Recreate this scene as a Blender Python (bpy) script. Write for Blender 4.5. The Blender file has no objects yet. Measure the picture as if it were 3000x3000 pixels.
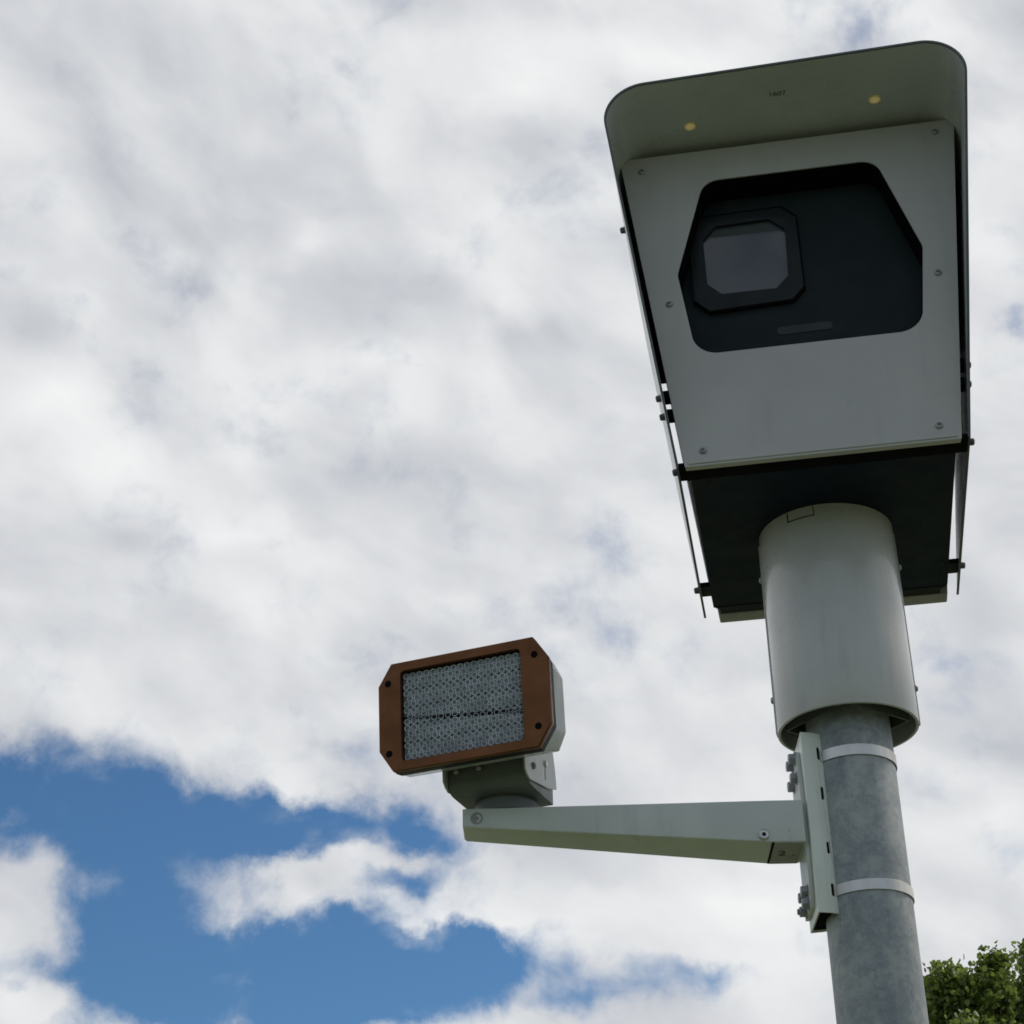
import bpy, bmesh, math, random
import numpy as np
from mathutils import Vector, Matrix
from mathutils.geometry import tessellate_polygon

R = math.radians
scene = bpy.context.scene
COL = scene.collection

# ------------------------------------------------------------------ camera
EYE = 1.6                                   # eye height above the grass
cam_data = bpy.data.cameras.new('camera')
cam = bpy.data.objects.new('camera', cam_data)
COL.objects.link(cam)
PITCH, ROLL, YAW = 0.525443, -0.021002, -0.189046
fwd = Vector((math.sin(YAW) * math.cos(PITCH), math.cos(YAW) * math.cos(PITCH), math.sin(PITCH)))
right0 = Vector((math.cos(YAW), -math.sin(YAW), 0))
up0 = right0.cross(fwd)
right = math.cos(ROLL) * right0 + math.sin(ROLL) * up0
up = -math.sin(ROLL) * right0 + math.cos(ROLL) * up0
m = Matrix((right, up, -fwd)).transposed().to_4x4()
m.translation = (0, -2.954878, EYE)
cam.matrix_world = m
cam_data.sensor_width = 36
cam_data.lens = 36 * 5484.966 / 3000
cam_data.clip_start = 0.05
cam_data.clip_end = 5000
scene.camera = cam

# ------------------------------------------------------------------ sky
SUN_AZ, SUN_EL = 55.0, 50.0                 # degrees clockwise from +Y, above the horizon
CLOUD_LUM = 1.0
CLEAR = 1.72
BASE = 2.5
RELIEF = 0.75
COVER = [
    (-20.4, 20.26, 5.43, 1.9, -0.4, -3.36), (-15.15, 20.58, 3.09, 1.03, -6.7, -2.38), (-16.26, 16.38, 5.73, 1.7, 1.2, -3.5), (-19.38, 17.64, 1.78, 1.87, 2.6, -1.8199999999999998),
    (-12.75, 16.41, 2.99, 1.0, -0.1, -2.2399999999999998), (-12.43, 20.82, 1.61, 0.57, -21.9, -1.4), (-23.43, 20.91, 2.31, 0.8, 5.1, -1.68), (-12.04, 19.0, 1.21, 0.47, -0.2, -1.0499999999999998),
    (-11.02, 17.49, 0.55, 0.55, 39.3, -0.25), (-17.97, 15.17, 2.28, 1.05, 1.6, -1.26), (-13.63, 15.24, 2.95, 0.89, 0.1, -2.2399999999999998), (-14.06, 17.99, 0.69, 0.37, 0.5, -1.1199999999999999),
    (-14.92, 21.91, 1.23, 0.57, 1.3, -0.35), (-22.96, 18.31, 1.48, 1.22, -20.8, 1.564), (-22.06, 17.11, 1.3, 0.69, 3.6, 0.8840000000000001), (-22.18, 14.95, 1.78, 0.51, 15.1, 1.4960000000000002),
    (-20.71, 15.74, 0.86, 0.35, 22.7, 0.6120000000000001), (-14.83, 19.23, 2.13, 0.74, 17.0, 1.6320000000000001), (-16.7, 18.02, 1.45, 0.44, 15.6, 0.8160000000000001), (-14.69, 20.79, 2.44, 0.47, -8.9, -1.54),
    (-16.33, 17.85, 1.81, 0.41, 13.4, 0.6120000000000001), (-14.17, 18.99, 1.48, 1.02, 0.7, 0.68), (-11.39, 17.89, 2.4, 0.74, 7.5, 1.2240000000000002), (-7.67, 18.72, 5.2, 1.39, -2.0, 0.7480000000000001),
    (-12.52, 20.11, 1.5, 0.47, -19.9, 0.6120000000000001), (-12.76, 17.2, 1.46, 0.41, 8.0, 0.6120000000000001), (-17.84, 21.8, 0.65, 0.65, 82.7, 0.476), (-17.07, 21.43, 0.37, 0.56, 82.2, 0.34),
    (-15.39, 21.94, 0.85, 0.21, -3.5, 0.544), (-22.37, 21.95, 0.36, 0.82, 64.9, 0.34), (-21.21, 21.2, 0.82, 0.45, 54.1, 0.238), (-13.68, 22.03, 1.53, 0.43, -29.3, 0.476),
    (-9.13, 15.78, 2.98, 0.63, -1.4, 0.238), (-11.39, 15.23, 1.8, 0.36, -0.6, 0.272), (-5.95, 16.16, 3.61, 1.17, -2.6, 0.17), (-11.86, 20.01, 2.44, 0.66, -15.2, 0.8840000000000001),
    (-9.53, 18.97, 2.42, 0.93, -1.2, 1.02), (-20.78, 21.53, 2.38, 0.46, 4.0, 0.34), (-15.21, 22.0, 2.66, 0.43, 1.4, 0.476), (-10.04, 15.31, 2.7, 0.54, -1.1, 0.6120000000000001),
    (-10.02, 16.88, 5.67, 2.1, -1.1, -0.65), (-5.52, 15.65, 4.49, 0.99, -2.7, -0.5), (-13.13, 23.06, 4.15, 1.64, -11.5, -0.65), (-20.35, 21.86, 3.86, 0.64, -2.1, -0.6),
    (-6.49, 28.54, 1.33, 1.73, -2.9, -0.62), (-4.83, 25.74, 1.28, 0.59, -3.7, -0.5), (-13.42, 32.87, 0.64, 0.64, 1.3, -0.45), (3.46, 43.63, 0.92, 0.92, -9.8, -1.0499999999999998),
    (6.64, 34.28, 0.55, 0.6, -11.6, -1.3299999999999998), (-15.32, 25.07, 2.54, 0.88, 11.8, -0.35), (-13.18, 25.95, 1.29, 0.6, 0.7, -0.4), (-7.65, 35.68, 1.32, 0.44, -22.3, -0.25),
    (-9.06, 40.84, 0.7, 0.58, -1.3, -0.3), (-3.6, 36.88, 1.1, 0.66, -4.9, -0.2), (-8.02, 22.28, 2.4, 0.96, -1.9, -0.25), (4.97, 32.35, 1.0, 1.2, -10.2, -0.3),
    (-7.33, 15.63, 4.15, 0.54, 4.0, -1.19), (-10.02, 16.78, 1.55, 0.55, -11.1, -1.6099999999999999), (-5.03, 16.32, 1.99, 0.36, -7.9, -1.0499999999999998), (-12.03, 17.2, 1.1, 0.46, 19.7, -1.68),
    (-11.11, 19.8, 1.13, 0.56, -20.6, -1.4), (-12.79, 19.2, 1.4, 0.51, 10.1, -1.4), (-13.05, 17.9, 1.1, 0.37, 10.1, -0.6), (-12.53, 21.53, 1.52, 0.57, -24.8, -0.6),
    (-10.94, 16.01, 1.09, 0.54, -0.8, -0.6), (-17.76, 20.5, 2.4, 0.55, -2.6, -0.6), (-19.6, 15.88, 1.05, 1.13, 2.3, -0.5),
]
SHADE = [
    (-7.17, 43.58, 2.05, 1.57, -2.5, 0.20800000000000002), (-11.03, 44.14, 2.67, 1.09, 0.1, 0.13), (-9.73, 36.56, 1.89, 0.72, -38.9, 0.26), (-12.19, 38.51, 2.04, 0.57, -19.3, 0.156),
    (-18.44, 35.19, 1.28, 0.86, -25.4, 0.18200000000000002), (-23.81, 32.7, 2.1, 1.1, 7.8, 0.26), (-16.97, 33.9, 1.81, 0.96, -16.4, 0.18200000000000002), (-16.47, 38.55, 1.01, 0.67, 3.6, 0.156),
    (-20.06, 42.06, 2.76, 0.92, -8.8, 0.09100000000000001), (-23.0, 35.25, 1.56, 0.73, -27.4, 0.156), (-12.69, 34.18, 2.48, 0.86, -19.1, 0.23399999999999999), (-17.88, 31.67, 0.93, 0.62, 3.9, 0.156),
    (-21.79, 30.9, 2.2, 0.9, -8.7, 0.20800000000000002), (-13.95, 28.84, 3.06, 1.53, 1.4, 0.13), (-18.52, 29.25, 1.4, 0.6, 4.1, 0.18200000000000002), (-17.18, 26.95, 1.38, 0.59, 3.0, 0.156),
    (-21.8, 27.32, 2.4, 0.96, -14.3, 0.078), (-0.2, 43.68, 3.89, 0.83, 4.7, 0.156), (-10.47, 17.88, 2.4, 0.74, -0.9, 0.156), (-6.3, 18.16, 3.87, 1.11, -2.5, 0.20800000000000002),
    (-2.73, 16.97, 2.25, 2.25, -3.8, 0.18200000000000002), (6.17, 36.71, 1.25, 3.11, -11.5, 0.13), (3.12, 17.44, 1.74, 1.74, -6.3, 0.078), (-5.87, 39.7, 1.72, 0.69, 6.6, 0.18200000000000002),
    (-19.78, 22.8, 2.33, 0.56, -8.2, 0.078), (-4.15, 43.69, 3.12, 0.84, -4.6, 0.13), (-9.1, 39.22, 2.29, 1.03, -11.3, 0.10400000000000001), (-15.11, 19.27, 2.03, 0.55, 1.1, -0.056999999999999995),
    (-22.59, 18.04, 1.74, 1.04, 4.0, -0.056999999999999995), (-17.6, 22.52, 6.13, 1.13, -3.3, -0.08549999999999999), (-10.45, 20.5, 3.31, 1.13, -0.8, -0.0665), (-20.92, 18.05, 2.65, 2.2, 3.3, -0.076),
    (-15.1, 18.97, 2.4, 0.83, 11.1, -0.0475), (-22.25, 40.4, 1.22, 1.89, 7.6, -0.11399999999999999), (-18.0, 39.55, 2.93, 1.46, 29.7, -0.076), (-7.54, 41.0, 1.52, 0.88, 7.7, -0.152),
    (-14.16, 36.52, 2.54, 1.21, -13.1, -0.095), (-13.65, 33.95, 1.18, 0.64, 1.5, -0.17099999999999999), (-21.19, 29.02, 2.26, 0.54, 5.6, -0.152), (-24.69, 34.7, 1.02, 1.12, 8.7, -0.11399999999999999),
    (-7.89, 35.28, 1.64, 0.49, 17.9, -0.1235), (-7.11, 21.23, 3.14, 1.05, -2.3, -0.11399999999999999), (4.16, 24.79, 1.48, 2.04, -8.4, -0.11399999999999999), (-12.12, 30.96, 2.4, 1.15, 0.4, -0.076),
    (-20.14, 38.44, 1.76, 0.66, -14.0, -0.076), (-16.76, 43.24, 2.37, 1.78, 4.0, -0.0475), (-11.64, 45.12, 2.21, 0.74, 0.5, -0.095), (-25.5, 43.33, 3.36, 1.35, 10.1, -0.0665),
    (-23.1, 26.06, 2.35, 0.84, -3.8, -0.0475), (-9.32, 30.11, 2.08, 1.56, -1.3, -0.038), (-17.22, 24.28, 2.88, 0.67, -2.3, -0.0475),
]
world = bpy.data.worlds.new('World')
scene.world = world
world.use_nodes = True
nt = world.node_tree
nt.nodes.clear()


def N(tree, kind, **kw):
    n = tree.nodes.new(kind)
    for k, v in kw.items():
        setattr(n, k, v)
    return n


def link(tree, a, b):
    tree.links.new(a, b)


def put(tree, sock, v):
    if hasattr(v, 'is_output'):
        tree.links.new(v, sock)
    else:
        sock.default_value = v


def M(tree, op, a, b=0.0, c=0.0, clamp=False):
    n = N(tree, 'ShaderNodeMath', operation=op, use_clamp=clamp)
    put(tree, n.inputs[0], a)
    put(tree, n.inputs[1], b)
    put(tree, n.inputs[2], c)
    return n.outputs[0]


def VM(tree, op, a, b=(0, 0, 0)):
    n = N(tree, 'ShaderNodeVectorMath', operation=op)
    put(tree, n.inputs[0], a)
    put(tree, n.inputs[1], b)
    return n


def noise(tree, vec, scale, detail=6.0, rough=0.55, dist=0.0, color=False):
    n = N(tree, 'ShaderNodeTexNoise')
    put(tree, n.inputs['Vector'], vec)
    n.inputs['Scale'].default_value = scale
    n.inputs['Detail'].default_value = detail
    n.inputs['Roughness'].default_value = rough
    n.inputs['Distortion'].default_value = dist
    return n.outputs['Color'] if color else n.outputs[0]


def smooth(tree, v, lo, hi, a=0.0, b=1.0):
    n = N(tree, 'ShaderNodeMapRange', interpolation_type='SMOOTHSTEP')
    put(tree, n.inputs['Value'], v)
    n.inputs['From Min'].default_value = lo
    n.inputs['From Max'].default_value = hi
    n.inputs['To Min'].default_value = a
    n.inputs['To Max'].default_value = b
    return n.outputs[0]


def mixc(tree, f, a, b):
    n = N(tree, 'ShaderNodeMix', data_type='RGBA')
    put(tree, n.inputs[0], f)
    put(tree, n.inputs[6], a)
    put(tree, n.inputs[7], b)
    return n.outputs[2]


tc = N(nt, 'ShaderNodeTexCoord')
direction = VM(nt, 'NORMALIZE', tc.outputs['Generated']).outputs[0]
sep = N(nt, 'ShaderNodeSeparateXYZ')
link(nt, direction, sep.inputs[0])
az = M(nt, 'ARCTAN2', sep.outputs[0], sep.outputs[1])
el = M(nt, 'ARCSINE', sep.outputs[2])
comb = N(nt, 'ShaderNodeCombineXYZ')
link(nt, M(nt, 'MULTIPLY', az, 0.86 * 57.29578), comb.inputs[0])
link(nt, M(nt, 'MULTIPLY', el, 57.29578), comb.inputs[1])
flat = comb.outputs[0]                      # sky coordinates in degrees


def warped(vec, amount, scale, detail, rough, seed):
    off = VM(nt, 'ADD', direction, (seed, seed * 1.7, -seed)).outputs[0]
    c = noise(nt, off, scale, detail, rough, 0.0, True)
    d = VM(nt, 'SUBTRACT', c, (0.5, 0.5, 0.5)).outputs[0]
    d = VM(nt, 'MULTIPLY', d, (amount, amount, 0)).outputs[0]
    return VM(nt, 'ADD', vec, d).outputs[0]


def blobs(vec, data, start):
    acc = start
    for (x, y, rx, ry, an, amp) in data:
        # the tiny feedback keeps the blobs in sequence (all at once they overflow the shader stack)
        seq = N(nt, 'ShaderNodeVectorMath', operation='MULTIPLY_ADD')
        put(nt, seq.inputs[0], acc if hasattr(acc, 'is_output') else (acc, acc, acc))
        seq.inputs[1].default_value = (1e-9, 1e-9, 1e-9)
        put(nt, seq.inputs[2], vec)
        mp = N(nt, 'ShaderNodeMapping', vector_type='TEXTURE')
        link(nt, seq.outputs[0], mp.inputs['Vector'])
        mp.inputs['Location'].default_value = (x, y, 0)
        mp.inputs['Rotation'].default_value = (0, 0, R(an))
        mp.inputs['Scale'].default_value = (rx, ry, 1)
        dd = VM(nt, 'DOT_PRODUCT', mp.outputs[0], mp.outputs[0])
        e = M(nt, 'POWER', 0.36788, dd.outputs['Value'])
        acc = M(nt, 'MULTIPLY_ADD', e, amp, acc)
    return acc


wv = warped(warped(flat, 2.4, 10.0, 4.0, 0.55, 3.1), 1.9, 34.0, 5.0, 0.6, 1.3)
cover = M(nt, 'MAXIMUM', blobs(wv, [q for q in COVER if q[5] < 0], BASE), -1.0)
cover = M(nt, 'MINIMUM', blobs(wv, [q for q in COVER if q[5] > 0], cover), BASE)
fine = noise(nt, VM(nt, 'ADD', direction, (7.3, 1.1, 4.2)).outputs[0], 15.0, 8.0, 0.6, 0.25)
wisps = noise(nt, VM(nt, 'MULTIPLY', direction, (1.0, 1.0, 1.25)).outputs[0], 30.0, 5.0, 0.52, 0.5)
cover = M(nt, 'MULTIPLY_ADD', M(nt, 'SUBTRACT', fine, 0.5), 4.6, cover)
cover = M(nt, 'MULTIPLY_ADD', M(nt, 'SUBTRACT', wisps, 0.5), 2.6, cover)
# the cloud deck thins out towards the part of the sky behind the camera
back = smooth(nt, sep.outputs[1], 0.30, -0.45, 0.0, CLEAR)
cover = M(nt, 'SUBTRACT', cover, back)
alpha = smooth(nt, cover, -0.55, 2.35)

wv2 = warped(flat, 3.6, 8.0, 4.0, 0.5, 9.7)
shade = blobs(wv2, SHADE, 0.66)
mpl = N(nt, 'ShaderNodeMapping', vector_type='TEXTURE')
link(nt, wv2, mpl.inputs['Vector'])
mpl.inputs['Rotation'].default_value = (0, 0, R(-32))
mpl.inputs['Scale'].default_value = (11.0, 6.0, 1)
lump = noise(nt, mpl.outputs[0], 1.0, 7.0, 0.5, 0.3)
shade = M(nt, 'MULTIPLY_ADD', M(nt, 'SUBTRACT', lump, 0.5), 0.62, shade)
lump2 = noise(nt, VM(nt, 'ADD', direction, (5.5, 0.8, 1.1)).outputs[0], 36.0, 4.0, 0.5, 0.3)
shade = M(nt, 'MULTIPLY_ADD', M(nt, 'SUBTRACT', lump2, 0.5), 0.10, shade)
# relief: each billow is brighter on the side that faces the sun, shaded on the other
def billow(shift):
    mp2 = N(nt, 'ShaderNodeMapping', vector_type='TEXTURE')
    link(nt, VM(nt, 'ADD', wv2, (shift, shift * 1.3, 0)).outputs[0], mp2.inputs['Vector'])
    mp2.inputs['Rotation'].default_value = (0, 0, R(-28))
    mp2.inputs['Scale'].default_value = (7.5, 4.6, 1)
    return noise(nt, mp2.outputs[0], 1.0, 5.0, 0.48, 0.2)


relief = M(nt, 'SUBTRACT', billow(0.0), billow(0.7))
shade = M(nt, 'MULTIPLY_ADD', relief, RELIEF, shade)
ramp = N(nt, 'ShaderNodeValToRGB')
link(nt, shade, ramp.inputs[0])
cr = ramp.color_ramp
cr.elements[0].position = 0.38
cr.elements[0].color = (0.50, 0.52, 0.565, 1)
cr.elements[1].position = 0.98
cr.elements[1].color = (0.90, 0.908, 0.91, 1)
e = cr.elements.new(0.56)
e.color = (0.62, 0.637, 0.67, 1)
e = cr.elements.new(0.74)
e.color = (0.765, 0.78, 0.795, 1)

SKY = 0.07
sky = N(nt, 'ShaderNodeTexSky', sky_type='NISHITA')
sky.sun_disc = False
sky.sun_elevation = R(SUN_EL)
sky.sun_rotation = R(SUN_AZ)
sky.air_density = 1.0
sky.dust_density = 0.2
sky.ozone_density = 1.6
cloud = VM(nt, 'SCALE', ramp.outputs[0])
cloud.inputs['Scale'].default_value = CLOUD_LUM / SKY
blue = VM(nt, 'MULTIPLY', sky.outputs[0], (0.62, 0.95, 1.18)).outputs[0]   # clean, deep blue air after rain
col = mixc(nt, alpha, blue, cloud.outputs[0])
bg = N(nt, 'ShaderNodeBackground')
link(nt, col, bg.inputs[0])
bg.inputs[1].default_value = SKY
wo = N(nt, 'ShaderNodeOutputWorld')
link(nt, bg.outputs[0], wo.inputs[0])
world.cycles.sampling_method = 'MANUAL'
world.cycles.sample_map_resolution = 1024

# ------------------------------------------------------------------ sun (veiled by cloud)
sd = bpy.data.lights.new('sun', 'SUN')
sd.energy = 2.0
sd.angle = R(12)
sd.color = (1.0, 0.95, 0.88)
sun = bpy.data.objects.new('sun', sd)
COL.objects.link(sun)
to_sun = Vector((math.sin(R(SUN_AZ)) * math.cos(R(SUN_EL)), math.cos(R(SUN_AZ)) * math.cos(R(SUN_EL)), math.sin(R(SUN_EL))))
sun.rotation_euler = to_sun.to_track_quat('Z', 'Y').to_euler()
sun.location = to_sun * 30

# ------------------------------------------------------------------ exposure
vs = scene.view_settings
vs.view_transform = 'Standard'
vs.look = 'None'
vs.exposure = 0.0
vs.gamma = 1.0
scene.cycles.max_bounces = 8
scene.cycles.filter_width = 1.7


# ------------------------------------------------------------------ materials
def material(name, base, rough=0.5, metal=0.0, var=0.06, var_scale=6.0, bump=0.0, bump_scale=200.0,
             rough_var=0.08, spec=0.5, coat=0.0, speck=None, stretch=(1, 1, 1), streak=0.0):
    mt = bpy.data.materials.new(name)
    mt.use_nodes = True
    t = mt.node_tree
    b = t.nodes['Principled BSDF']
    co = N(t, 'ShaderNodeTexCoord').outputs['Object']
    co = VM(t, 'MULTIPLY', co, stretch).outputs[0]
    n1 = noise(t, co, var_scale, 7.0, 0.6, 0.4)
    lo = tuple(max(0.0, c * (1 - var)) for c in base) + (1,)
    hi = tuple(min(1.0, c * (1 + var)) for c in base) + (1,)
    f = smooth(t, n1, 0.3, 0.7)
    c = mixc(t, f, lo, hi)
    if speck:
        scol, thr, sscale = speck
        s = noise(t, co, sscale, 5.0, 0.65)
        c = mixc(t, smooth(t, s, thr, thr + 0.14), c, tuple(scol) + (1,))
    if streak:                               # rain streaks and dried drip marks running down
        dn = VM(t, 'MULTIPLY', co, (1, 1, 0.05)).outputs[0]
        s1 = smooth(t, noise(t, dn, 34.0, 5.0, 0.62), 0.50, 0.72)
        s2 = smooth(t, noise(t, co, 5.0, 4.0, 0.6), 0.42, 0.66)
        s3 = smooth(t, noise(t, co, 120.0, 3.0, 0.6), 0.66, 0.74)
        c = mixc(t, M(t, 'MULTIPLY', M(t, 'MULTIPLY', s1, s2), streak), c, tuple(q * 0.45 for q in base) + (1,))
        c = mixc(t, M(t, 'MULTIPLY', s3, streak * 0.8), c, (0.20, 0.185, 0.15, 1))
    link(t, c, b.inputs['Base Color'])
    r2 = noise(t, co, var_scale * 2.3, 5.0, 0.6)
    link(t, smooth(t, r2, 0.25, 0.75, rough - rough_var, rough + rough_var), b.inputs['Roughness'])
    b.inputs['Metallic'].default_value = metal
    b.inputs['Specular IOR Level'].default_value = spec
    b.inputs['Coat Weight'].default_value = coat
    b.inputs['Coat Roughness'].default_value = 0.12
    if bump:
        bp = N(t, 'ShaderNodeBump')
        bp.inputs['Strength'].default_value = bump
        bp.inputs['Distance'].default_value = 0.001
        link(t, noise(t, co, bump_scale, 4.0, 0.6), bp.inputs['Height'])
        link(t, bp.outputs[0], b.inputs['Normal'])
    return mt


PAINT_C = (0.445, 0.430, 0.402)
MAT = {
    'paint': material('grey_powder_coat', PAINT_C, 0.38, var=0.05, var_scale=5, bump=0.12, bump_scale=420,
                      speck=((0.33, 0.33, 0.31), 0.66, 28), streak=0.2),
    'collar': material('collar_grey_paint', (0.50, 0.49, 0.465), 0.30, var=0.05, var_scale=5, bump=0.1, bump_scale=420,
                       speck=((0.39, 0.39, 0.36), 0.67, 26), streak=0.25, coat=0.5),
    'trim': material('dark_edge_trim', (0.11, 0.118, 0.118), 0.5, var=0.15, spec=0.3),
    'darkbolt': material('dark_weathered_bolt', (0.075, 0.08, 0.088), 0.45, metal=0.3, var=0.2, var_scale=60),
    'shield': material('shield_grey_paint', (0.59, 0.595, 0.585), 0.30, var=0.05, var_scale=4, bump=0.08, bump_scale=400,
                       streak=0.15),
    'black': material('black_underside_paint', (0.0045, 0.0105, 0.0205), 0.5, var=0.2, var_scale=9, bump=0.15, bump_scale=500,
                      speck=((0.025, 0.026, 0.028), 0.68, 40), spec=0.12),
    'rubber': material('black_rubber', (0.010, 0.011, 0.012), 0.6, var=0.2, spec=0.25),
    'void': material('black_recess_lining', (0.004, 0.004, 0.0045), 0.85, var=0.1, spec=0.08),
    'inner': material('dark_inner_panel', (0.017, 0.024, 0.0265), 0.5, var=0.12, var_scale=12, bump=0.1, bump_scale=300, spec=0.12),
    'lensframe': material('dark_lens_frame', (0.017, 0.020, 0.0225), 0.45, var=0.12, var_scale=12, spec=0.2),
    'lens': material('grey_coated_glass', (0.060, 0.071, 0.079), 0.06, var=0.1, var_scale=9, rough_var=0.02, spec=0.75),
    'label': material('faint_dark_label', (0.024, 0.030, 0.031), 0.5, var=0.1, spec=0.4),
    'steel': material('stainless_steel', (0.58, 0.57, 0.55), 0.34, metal=0.9, var=0.12, var_scale=25, rough_var=0.1),
    'band': material('brushed_steel_band', (0.62, 0.60, 0.56), 0.42, metal=0.75, var=0.16, var_scale=14, rough_var=0.12,
                     stretch=(1, 1, 0.12)),
    'bolt': material('dull_zinc_bolt', (0.30, 0.31, 0.32), 0.45, metal=0.6, var=0.2, var_scale=60),
    'gold': material('yellow_chromate_plug', (0.80, 0.69, 0.30), 0.4, metal=0.1, var=0.2, var_scale=90),
    'arm': material('arm_grey_paint', (0.57, 0.59, 0.545), 0.40, var=0.06, var_scale=6, bump=0.12, bump_scale=420,
                    speck=((0.44, 0.45, 0.40), 0.67, 30), streak=0.25),
    'armtab': material('arm_tab_grey_brown', (0.31, 0.295, 0.275), 0.5, var=0.12, var_scale=22,
                       speck=((0.16, 0.15, 0.13), 0.66, 60)),
    'channel': material('channel_grey_paint', (0.73, 0.76, 0.68), 0.36, var=0.06, var_scale=7, bump=0.1, bump_scale=380,
                        speck=((0.54, 0.55, 0.50), 0.66, 32), streak=0.4),
    'bracket': material('dark_grey_bracket_paint', (0.125, 0.135, 0.130), 0.42, var=0.08, var_scale=12, bump=0.1, bump_scale=420),
    'housing': material('lamp_housing_grey', (0.46, 0.475, 0.455), 0.28, var=0.05, var_scale=9, bump=0.08, bump_scale=380),
    'bronze': material('bronze_anodised_frame', (0.155, 0.064, 0.027), 0.40, metal=0.85, var=0.14, var_scale=16, bump=0.12,
                       bump_scale=520, speck=((0.12, 0.045, 0.018), 0.62, 55), spec=0.3),
    'lampplate': material('dark_lens_plate', (0.17, 0.19, 0.20), 0.4, var=0.15, var_scale=30),
    'pupil': material('lens_centre_grey', (0.11, 0.125, 0.135), 0.2, var=0.25, var_scale=40, spec=0.6),
    'lampback': material('lamp_interior_black', (0.006, 0.006, 0.006), 0.7, spec=0.1),
    'leds': material('clear_grey_lens_domes', (0.50, 0.53, 0.56), 0.16, var=0.25, var_scale=35, rough_var=0.06, spec=0.7),
    'ink': material('dark_ink', (0.03, 0.03, 0.028), 0.6, var=0.1, spec=0.2),
}


def galvanised():
    mt = bpy.data.materials.new('galvanised_steel')
    mt.use_nodes = True
    t = mt.node_tree
    b = t.nodes['Principled BSDF']
    co = N(t, 'ShaderNodeTexCoord').outputs['Object']
    big = noise(t, co, 9.0, 8.0, 0.62, 0.8)
    small = noise(t, co, 48.0, 8.0, 0.68, 0.3)
    tiny = noise(t, co, 190.0, 3.0, 0.6)
    streak = noise(t, VM(t, 'MULTIPLY', co, (14, 14, 1.2)).outputs[0], 2.2, 5.0, 0.6, 0.3)
    v = M(t, 'MULTIPLY_ADD', small, 0.55, M(t, 'MULTIPLY', big, 0.75))
    v = M(t, 'MULTIPLY_ADD', tiny, 0.22, v)
    v = M(t, 'MULTIPLY_ADD', streak, 0.25, v)
    vor = N(t, 'ShaderNodeTexVoronoi')       # zinc spangle
    link(t, VM(t, 'ADD', co, VM(t, 'MULTIPLY', noise(t, co, 60.0, 3.0, 0.6, 0.0, True), (0.01, 0.01, 0.01)).outputs[0]).outputs[0], vor.inputs['Vector'])
    vor.inputs['Scale'].default_value = 95.0
    sv = N(t, 'ShaderNodeSeparateColor')
    link(t, vor.outputs['Color'], sv.inputs[0])
    v = M(t, 'MULTIPLY_ADD', M(t, 'SUBTRACT', sv.outputs[0], 0.5), 0.085, v)
    rp = N(t, 'ShaderNodeValToRGB')
    link(t, smooth(t, v, 0.60, 1.16), rp.inputs[0])
    rp.color_ramp.elements[0].color = (0.185, 0.205, 0.215, 1)
    rp.color_ramp.elements[1].color = (0.44, 0.45, 0.425, 1)
    e = rp.color_ramp.elements.new(0.5)
    e.color = (0.295, 0.315, 0.318, 1)
    link(t, rp.outputs[0], b.inputs['Base Color'])
    link(t, smooth(t, small, 0.3, 0.7, 0.48, 0.72), b.inputs['Roughness'])
    b.inputs['Metallic'].default_value = 0.15
    b.inputs['Specular IOR Level'].default_value = 0.4
    bp = N(t, 'ShaderNodeBump')
    bp.inputs['Strength'].default_value = 0.2
    bp.inputs['Distance'].default_value = 0.0008
    link(t, small, bp.inputs['Height'])
    link(t, bp.outputs[0], b.inputs['Normal'])
    return mt


MAT['zinc'] = galvanised()


def leaf_mat(name, dark, light):
    mt = bpy.data.materials.new(name)
    mt.use_nodes = True
    t = mt.node_tree
    t.nodes.clear()
    out = N(t, 'ShaderNodeOutputMaterial')
    geo = N(t, 'ShaderNodeNewGeometry')
    co = N(t, 'ShaderNodeTexCoord').outputs['Object']
    n1 = noise(t, co, 1.4, 3.0, 0.5)
    f = M(t, 'MULTIPLY_ADD', geo.outputs['Random Per Island'], 0.65, M(t, 'MULTIPLY', n1, 0.5))
    c = mixc(t, smooth(t, f, 0.2, 0.85), tuple(dark) + (1,), tuple(light) + (1,))
    pb = N(t, 'ShaderNodeBsdfPrincipled')
    link(t, c, pb.inputs['Base Color'])
    pb.inputs['Roughness'].default_value = 0.45
    pb.inputs['Specular IOR Level'].default_value = 0.35
    tl = N(t, 'ShaderNodeBsdfTranslucent')
    link(t, mixc(t, 0.45, c, (0.26, 0.33, 0.06, 1)), tl.inputs[0])
    mx = N(t, 'ShaderNodeMixShader')
    mx.inputs[0].default_value = 0.55
    link(t, pb.outputs[0], mx.inputs[1])
    link(t, tl.outputs[0], mx.inputs[2])
    link(t, mx.outputs[0], out.inputs[0])
    return mt


pm_ = bpy.data.materials.new('translucent_yellow_plug')
pm_.use_nodes = True
t = pm_.node_tree
b = t.nodes['Principled BSDF']
b.inputs['Base Color'].default_value = (0.86, 0.80, 0.52, 1)
b.inputs['Roughness'].default_value = 0.35
tl = N(t, 'ShaderNodeBsdfTranslucent')
tl.inputs[0].default_value = (0.72, 0.65, 0.40, 1)
mx = N(t, 'ShaderNodeMixShader')
mx.inputs[0].default_value = 0.55
link(t, b.outputs[0], mx.inputs[1])
link(t, tl.outputs[0], mx.inputs[2])
link(t, mx.outputs[0], t.nodes['Material Output'].inputs[0])
MAT['plug'] = pm_
MAT['bark'] = material('grey_brown_bark', (0.11, 0.085, 0.06), 0.85, var=0.35, var_scale=3, bump=0.8, bump_scale=18,
                       stretch=(3, 3, 0.6), spec=0.2)


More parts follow.
